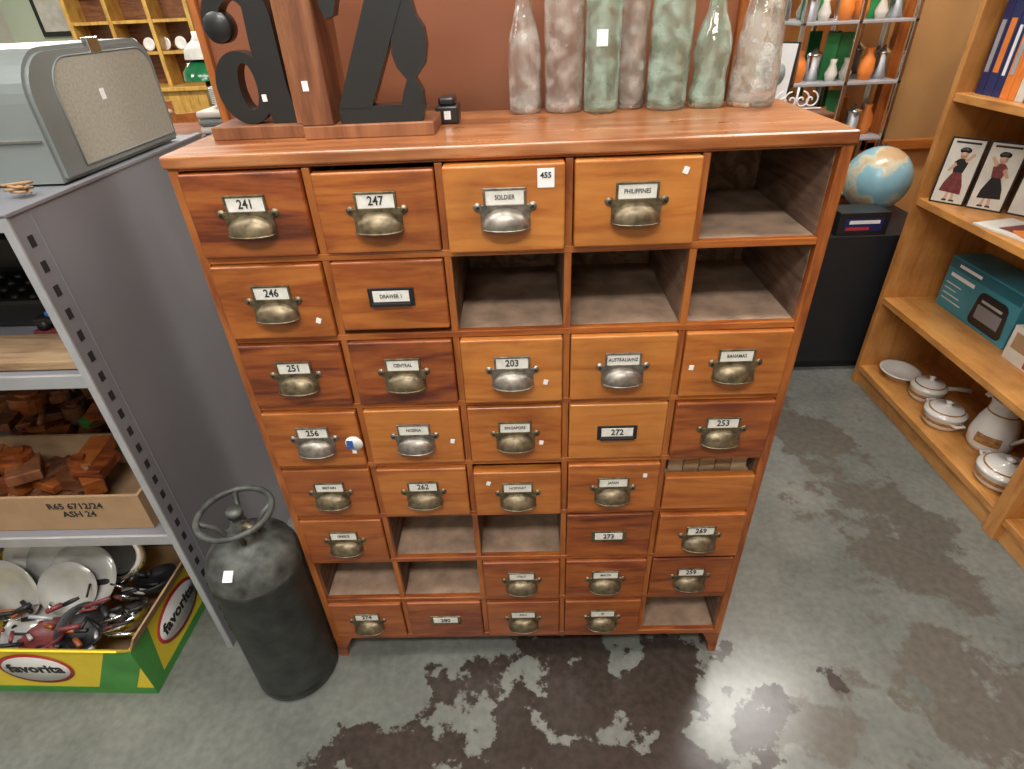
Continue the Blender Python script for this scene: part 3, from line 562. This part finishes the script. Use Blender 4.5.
def framed_card(name,M,w,h,bg,figs,fig=None):
    b=B(name); b.box(0,w,0,0.010,0,h,BLACK,0.001,M=M); b.box(0.006,w-0.006,-0.001,0,0.006,h-0.006,bg,M=M)
    for (cx,cz,rx,rz,m) in figs: b.lathe([(0,0.0016),(1,0.0014),(1,0)],(0,0,0),m,20,M@Matrix.Translation((cx,-0.001,cz))@Matrix.Rotation(PI/2,4,'X')@Matrix.Diagonal((rx,rz,1,1)))
    if fig:
        d1,d2,fl=fig; k=w/0.115
        def q(pts,m,l=0.0018): b.prism([(w/2+fl*x*k,z*h/0.235) for x,z in pts],-l,-0.001,m,M)
        q([(-0.038,0.045),(0.034,0.04),(0.030,0.07),(0.014,0.115),(-0.014,0.115),(-0.030,0.08)],d1)
        q([(-0.016,0.115),(0.016,0.115),(0.022,0.150),(0.010,0.163),(-0.010,0.163),(-0.022,0.150)],d2,0.002)
        q([(0.016,0.150),(0.036,0.178),(0.031,0.186),(0.008,0.160)],SKIN,0.0022); q([(-0.018,0.150),(-0.036,0.120),(-0.028,0.115),(-0.010,0.140)],SKIN,0.0022)
        q([(-0.010,0.045),(-0.002,0.045),(-0.004,0.018),(-0.014,0.018)],SKIN,0.0017); q([(0.006,0.045),(0.013,0.045),(0.018,0.018),(0.008,0.018)],SKIN,0.0017)
        q([(-0.016,0.018),(-0.002,0.018),(-0.002,0.012),(-0.018,0.012)],BLACK,0.002); q([(0.006,0.018),(0.022,0.018),(0.024,0.012),(0.006,0.012)],BLACK,0.002)
        for cx,cz,rx,rz,m in ((w/2,0.178*h/.235,0.012*k,0.015*k,SKIN),(w/2,0.192*h/.235,0.018*k,0.011*k,BLACK)):
            b.lathe([(0,0.0014),(1,0.0013),(1,0)],(0,0,0),m,20,M@Matrix.Translation((cx,-0.001,cz))@Matrix.Rotation(PI/2,4,'X')@Matrix.Diagonal((rx,rz,1,1)))
        q([(-0.04,0.215),(0.04,0.215),(0.04,0.222),(-0.04,0.222)],INK)
    b.done()
aM=math.atan2(-0.16,0.14)
framed_card('figure_print',RZ(aM,(1.615,1.325,S2))@Matrix.Rotation(-0.12,4,'X'),0.115,0.235,CREAM,[],(MAROON,BLACK,1))
framed_card('figure_print',RZ(aM,(1.695,1.233,S2))@Matrix.Rotation(-0.12,4,'X'),0.115,0.235,CREAM,[],(BLACK,MAROON,-1))
framed_card('landscape_print',RZ(aM-0.1,(1.785,1.145,S2))@Matrix.Rotation(-0.12,4,'X'),0.17,0.25,CREAM,[(0.08,0.10,0.05,0.06,GREYL),(0.09,0.17,0.04,0.04,GREYP)])
b=B('magazines')
for i,(x,y,a,m,m2) in enumerate([(1.705,0.94,0.2,CREAM,MAROON),(1.72,0.80,-0.15,ORNG,YEL),(1.72,0.70,0.1,CREAM,BLACKM),(1.78,0.76,0.3,YEL,NAVY),(1.73,0.60,0.0,CREAM,BLUE)]):
    z=S2+0.001+0.007*i; M=RZ(a,(x,y,z)); b.box(-0.08,0.08,-0.12,0.12,0,0.006,m,M=M); b.box(-0.05,0.05,-0.09,0.05,0.006,0.0065,m2,M=M)
b.done()
S3=1.262
b=B('row_of_books')
y=1.34
for i in range(9):
    t=random.uniform(0.03,0.05); m=[NAVY,NAVY,NAVY,ORNG,ORNG,CREAM,RED,NAVY,GRN][i]; h=random.uniform(0.26,0.31)
    b.box(1.65,1.85,y-t,y-0.002,S3,S3+h,m,0.002); b.box(1.6485,1.65,y-t+0.010,y-0.012,S3+h*0.25,S3+h*0.8,[GREYL,ORNG,WHITE][i%3]); y-=t
b.box(1.64,1.83,0.65,0.95,S3,S3+0.03,ORNG,0.002); b.box(1.66,1.85,0.68,0.93,S3+0.03,S3+0.05,CREAM,0.002)
b.done()
# ------------------------------------------------------------ pedestal, globe
b=B('black_display_plinth'); b.box(1.25,1.86,1.49,1.96,0.05,0.69,PLINTH,0.004); b.box(1.28,1.83,1.52,1.94,0,0.05,BLACK); b.done()
b=B('black_gift_box'); b.box(1.385,1.60,1.495,1.62,0.69,0.79,BLACK,0.002); b.box(1.41,1.575,1.4935,1.495,0.71,0.765,NAVY); b.box(1.42,1.52,1.4925,1.4935,0.715,0.728,RED); b.box(1.43,1.56,1.4925,1.4935,0.742,0.757,WHITE); b.done()
b=B('world_globe'); gc=Vector((1.665,1.79,0.850)); gr=0.142
b.lathe([(0,0),(0.085,0),(0.083,0.008),(0.04,0.014),(0.012,0.018),(0,0.02)],(1.665,1.79,0.69),W_FURN,28)
b.sphere(gc,gr,GLOBE,seg=48)
b.tube([gc+Vector((math.cos(t)*0.150*0.3,math.cos(t)*0.150*0.95,math.sin(t)*0.150)) for t in [-PI/2+PI*i/20 for i in range(21)]],0.004,BRASS,8)
b.done()
# ------------------------------------------------------------ background right
b=B('low_dresser'); b.box(0.40,1.20,1.45,1.95,0.08,1.17,W_FURN,0.004); b.box(0.38,1.22,1.43,1.97,1.17,1.20,W_FURN,0.005)
for i in range(4):
    for j in range(2): b.box(0.43+0.38*j,0.79+0.38*j,1.435,1.45,0.14+0.255*i,0.37+0.255*i,W_DK,0.004); b.sphere((0.61+0.38*j,1.425,0.255+0.255*i),0.014,BRASS)
for x in (0.42,1.14):
    for y in (1.47,1.89): b.box(x,x+0.04,y,y+0.04,0,0.08,W_FURN)
b.done()
framed_card('framed_picture',RZ(-0.9,(0.965,1.66,1.202))@Matrix.Rotation(-0.1,4,'X'),0.16,0.23,WHITE,[(0.08,0.12,0.05,0.05,SUITB),(0.07,0.09,0.03,0.03,GREYL)])
b=B('white_scroll_iron_stand')
for s_ in (-1,1):
    for k in range(2):
        cx=1.10+s_*(0.02+0.035*k)
        b.tube([(cx+s_*(0.004+0.0035*t)*math.cos(t),1.52,1.235+(0.004+0.0035*t)*math.sin(t)) for t in [i*0.3 for i in range(27)]],0.003,WHITE,6)
b.tube([(1.0,1.52,1.205),(1.2,1.52,1.205)],0.0035,WHITE,6); b.tube([(1.10,1.52,1.203),(1.10,1.52,1.28)],0.004,WHITE,6)
b.done()
dc=empty('mirror_stand_in_cabinet'); b=B('frame',dc)  # cabinet added in place of the standing mirrors
X0c,X1c,Y0c,Y1c=1.26,1.76,1.99,2.23
b.box(X0c,X1c,Y1c-0.01,Y1c,0.72,1.95,MIRR)
for x in (X0c,(X0c+X1c)/2-0.008,X1c-0.018):
    b.box(x,x+0.018,Y0c,Y0c+0.018,0,1.97,STEEL,0.002); b.box(x,x+0.018,Y1c-0.03,Y1c-0.012,0,1.97,STEEL,0.002)
for z in (0.72,0.98,1.22,1.46,1.95): b.box(X0c,X1c,Y0c,Y1c-0.01,z,z+0.012,GREYL,0.002)
b.box(X0c,X1c,Y0c+0.005,Y1c-0.012,0.05,0.72,W_FURN)
b.done()
b=B('reflection_stand_in_wares',dc)  # green, orange and steel items added to stand in for mirror reflections
for z,items in ((0.992,'gsogso'),(1.232,'osggos'),(1.472,'sgoogs')):
    for i,ch in enumerate(items):
        x=X0c+0.055+i*0.078; y=2.07+0.03*(i%2)
        if ch=='g': b.box(x-0.03,x+0.03,y+0.05,y+0.06,z,z+0.19,GRND,0.002); b.lathe([(0,0),(0.02,0),(0.028,0.03),(0.012,0.07),(0.016,0.09),(0,0.09)],(x,y,z),CREAM,20)
        elif ch=='o': b.lathe([(0,0),(0.026,0),(0.034,0.04),(0.030,0.08),(0.014,0.11),(0.018,0.13),(0,0.125)],(x,y,z),ORNG,24)
        else: b.lathe([(0,0),(0.032,0),(0.032,0.10),(0.034,0.102),(0.034,0.11),(0.012,0.125),(0,0.14)],(x,y,z),STEEL,24)
b.done()
b=B('steel_canister')
b.lathe([(0,0),(0.05,0),(0.05,0.14),(0.052,0.142),(0.052,0.155),(0.03,0.17),(0.01,0.172),(0.012,0.19),(0,0.192)],(1.10,1.80,1.20),STEEL,28); b.done()
b=B('green_glass_vase'); b.lathe([(0,0),(0.03,0),(0.045,0.05),(0.03,0.12),(0.018,0.17),(0.026,0.20),(0.022,0.20),(0.014,0.17),(0,0.16)],(0.80,1.65,1.20),GREENL,28); b.done()
b=B('wood_framed_wall_mirror'); b.box(1.84,2.2,2.225,2.235,0.92,1.9,MIRR)
for x in (1.80,2.18): b.box(x,x+0.05,2.20,2.249,0.88,1.94,W_ORV,0.006)
b.box(1.80,2.23,2.20,2.249,0.88,0.93,W_OR,0.006); b.box(1.80,2.23,2.20,2.249,1.89,1.94,W_OR,0.006); b.done()
# ------------------------------------------------------------ background left
b=B('oak_hutch'); hx=-0.75; hy=1.2
b.box(-4.1+hx,-2.75+hx,5.0+hy,5.5+hy,0.0,0.9,W_HUTCH,0.005); b.box(-4.15+hx,-2.7+hx,4.96+hy,5.5+hy,0.9,0.94,W_HUTCH,0.005); b.box(-4.1+hx,-2.75+hx,5.42+hy,5.5+hy,0.94,1.95,W_FURN)
for x in (-4.1,-3.66,-3.22,-2.79): b.box(x+hx,x+hx+0.045,5.15+hy,5.42+hy,0.94,1.95,W_HUTCH,0.004)
for z in (1.25,1.55,1.92): b.box(-4.1+hx,-2.75+hx,5.16+hy,5.42+hy,z,z+0.03,W_HUTCH)
for i in range(7): plate(b,Matrix.Translation((-3.9+hx+i*0.18,5.3+hy,1.345))@Matrix.Rotation(PI/2-0.2,4,'X'),0.065)
b.box(-4.15+hx,-2.7+hx,5.1+hy,5.5+hy,1.95,2.0,W_HUTCH,0.005); b.done()
b=B('sideboard'); b.box(-2.7,-0.75,1.55,2.15,0.1,1.12,W_FURN,0.005); b.box(-2.73,-0.72,1.52,2.18,1.12,1.15,W_RD,0.005)
for x in (-2.68,-0.83):
    for y in (1.57,2.07): b.box(x,x+0.06,y,y+0.06,0,0.1,W_FURN)
for i in range(4): b.box(-2.65+i*0.48,-2.22+i*0.48,1.535,1.55,0.2,1.05,W_DK,0.004)
b.done()
b=B('banker_desk_lamp'); lx,ly=-1.42,2.02
b.lathe([(0,0),(0.08,0),(0.078,0.015),(0.02,0.03),(0.010,0.06),(0.010,0.24),(0,0.24)],(lx,ly,1.15),BRASS,28)
b.lathe([(0.095,0.20),(0.09,0.235),(0.06,0.27),(0.03,0.285),(0.0,0.287)],(lx,ly,1.15),GREENL,32); b.lathe([(0.075,0.285),(0.07,0.32),(0.045,0.345),(0.02,0.36),(0.018,0.39),(0,0.39)],(lx+0.01,ly,1.15),LSH,32); b.lathe([(0.022,0.283),(0.076,0.284)],(lx+0.01,ly,1.15),BRASS,32)
b.done()
b=B('folded_blankets')
for i,m in enumerate([BLUE,CREAM,SUITB,CREAM]): b.box(-1.32,-1.10,1.62,1.88,1.15+i*0.03,1.15+i*0.03+0.028,m,0.012,seg=3)
b.done()
b=B('stack_of_plates')
for i in range(8): plate(b,Matrix.Translation((-1.21,1.75,1.269+i*0.008)),0.08)
b.done()
b=B('enamel_jug'); b.lathe([(0,0),(0.05,0),(0.055,0.03),(0.05,0.10),(0.035,0.14),(0.042,0.17),(0.038,0.17),(0.03,0.14),(0,0.13)],(-1.00,1.68,1.15),CERAM,28); b.tube([(-0.955,1.68,1.29),(-0.925,1.68,1.27),(-0.925,1.68,1.22),(-0.948,1.68,1.20)],0.006,BLUE,8); b.done()
b=B('picture_frame_stack')
for i,(a,m) in enumerate([(0.1,CREAM),(0.15,BLACKM),(0.2,W_HUTCH)]): b.box(-0.15,0.0,0,0.012,0,0.17,m,0.002,M=RZ(a,(-0.90,1.82+0.05*i,1.151))@Matrix.Rotation(-0.25,4,'X'))
b.done()
b=B('wicker_basket')
for i in range(7): b.tube([(-1.62+(0.10+0.006*i)*math.cos(2*PI*k/28),1.72+(0.08+0.005*i)*math.sin(2*PI*k/28),1.158+i*0.016) for k in range(28)],0.009,CARDB,8,closed=True)
b.lathe([(0,0.002),(0.1,0.002),(0.1,0.008),(0,0.008)],(-1.62,1.72,1.15),CARDB,28)
b.tube([(-1.62+0.13*math.cos(t),1.72,1.26+0.12*math.sin(t)) for t in [PI*i/16 for i in range(17)]],0.007,CARDB,8); b.done()
def dining_chair(name,x,y,a,mat):
    b=B(name); M=RZ(a,(x,y,0))
    b.box(-0.21,0.21,-0.21,0.21,0.43,0.47,mat,0.01,M=M)
    for sx in (-1,1):
        b.box(sx*0.18-0.02,sx*0.18+0.02,-0.20,-0.16,0,0.43,mat,0.004,M=M); b.box(sx*0.18-0.02,sx*0.18+0.02,0.17,0.21,0,1.15,mat,0.004,M=M)
    for z in (0.65,0.82,1.0): b.box(-0.17,0.17,0.18,0.20,z,z+0.07,mat,0.004,M=M)
    b.done()
dining_chair('dining_chair',-2.0,3.0,0.4,W_OR); dining_chair('dining_chair',-2.7,3.3,-0.5,W_FURN); dining_chair('dining_chair',-3.6,3.6,0.2,W_HUTCH)
b=B('framed_sign'); b.box(-5.6,-4.95,6.96,6.995,1.45,2.0,BLACK,0.004); b.box(-5.55,-5.0,6.955,6.96,1.5,1.95,CREAM); b.done()
b=B('painting'); b.box(-5.9,-5.1,6.96,6.995,1.0,1.4,W_HUTCH,0.004); b.box(-5.85,-5.15,6.955,6.96,1.05,1.35,GRN); b.done()
# ------------------------------------------------------------ lights
def fixture(x,y,e,lx=1.2,ly=0.3,rot=0):
    b=B('fluorescent_ceiling_light'); 
    X,Y=(lx,ly) if not rot else (ly,lx)
    b.box(x-X/2-0.03,x+X/2+0.03,y-Y/2-0.03,y+Y/2+0.03,2.93,3.0,CEILM); b.box(x-X/2,x+X/2,y-Y/2,y+Y/2,2.922,2.93,LAMPM); b.done()
    l=bpy.data.lights.new('tube_light','AREA'); l.shape='RECTANGLE'; l.size=X; l.size_y=Y; l.energy=e; l.color=(1.0,0.975,0.93)
    o=bpy.data.objects.new('tube_light',l); sc.collection.objects.link(o); o.location=(x,y,2.91)
for x,y,e in [(-0.1,-1.5,48),(1.3,-0.3,15),(-1.6,-0.6,18),(1.3,1.3,32),(-1.8,2.6,42),(0.0,3.6,40),(-4.0,4.6,90),(-0.8,-3.0,26),(-4,0,40),(-0.3,-0.25,17)]:
    fixture(x,y,e)
w=bpy.data.worlds.new('world'); sc.world=w; w.use_nodes=True; w.node_tree.nodes['Background'].inputs[0].default_value=(0.6,0.62,0.65,1); w.node_tree.nodes['Background'].inputs[1].default_value=0.3
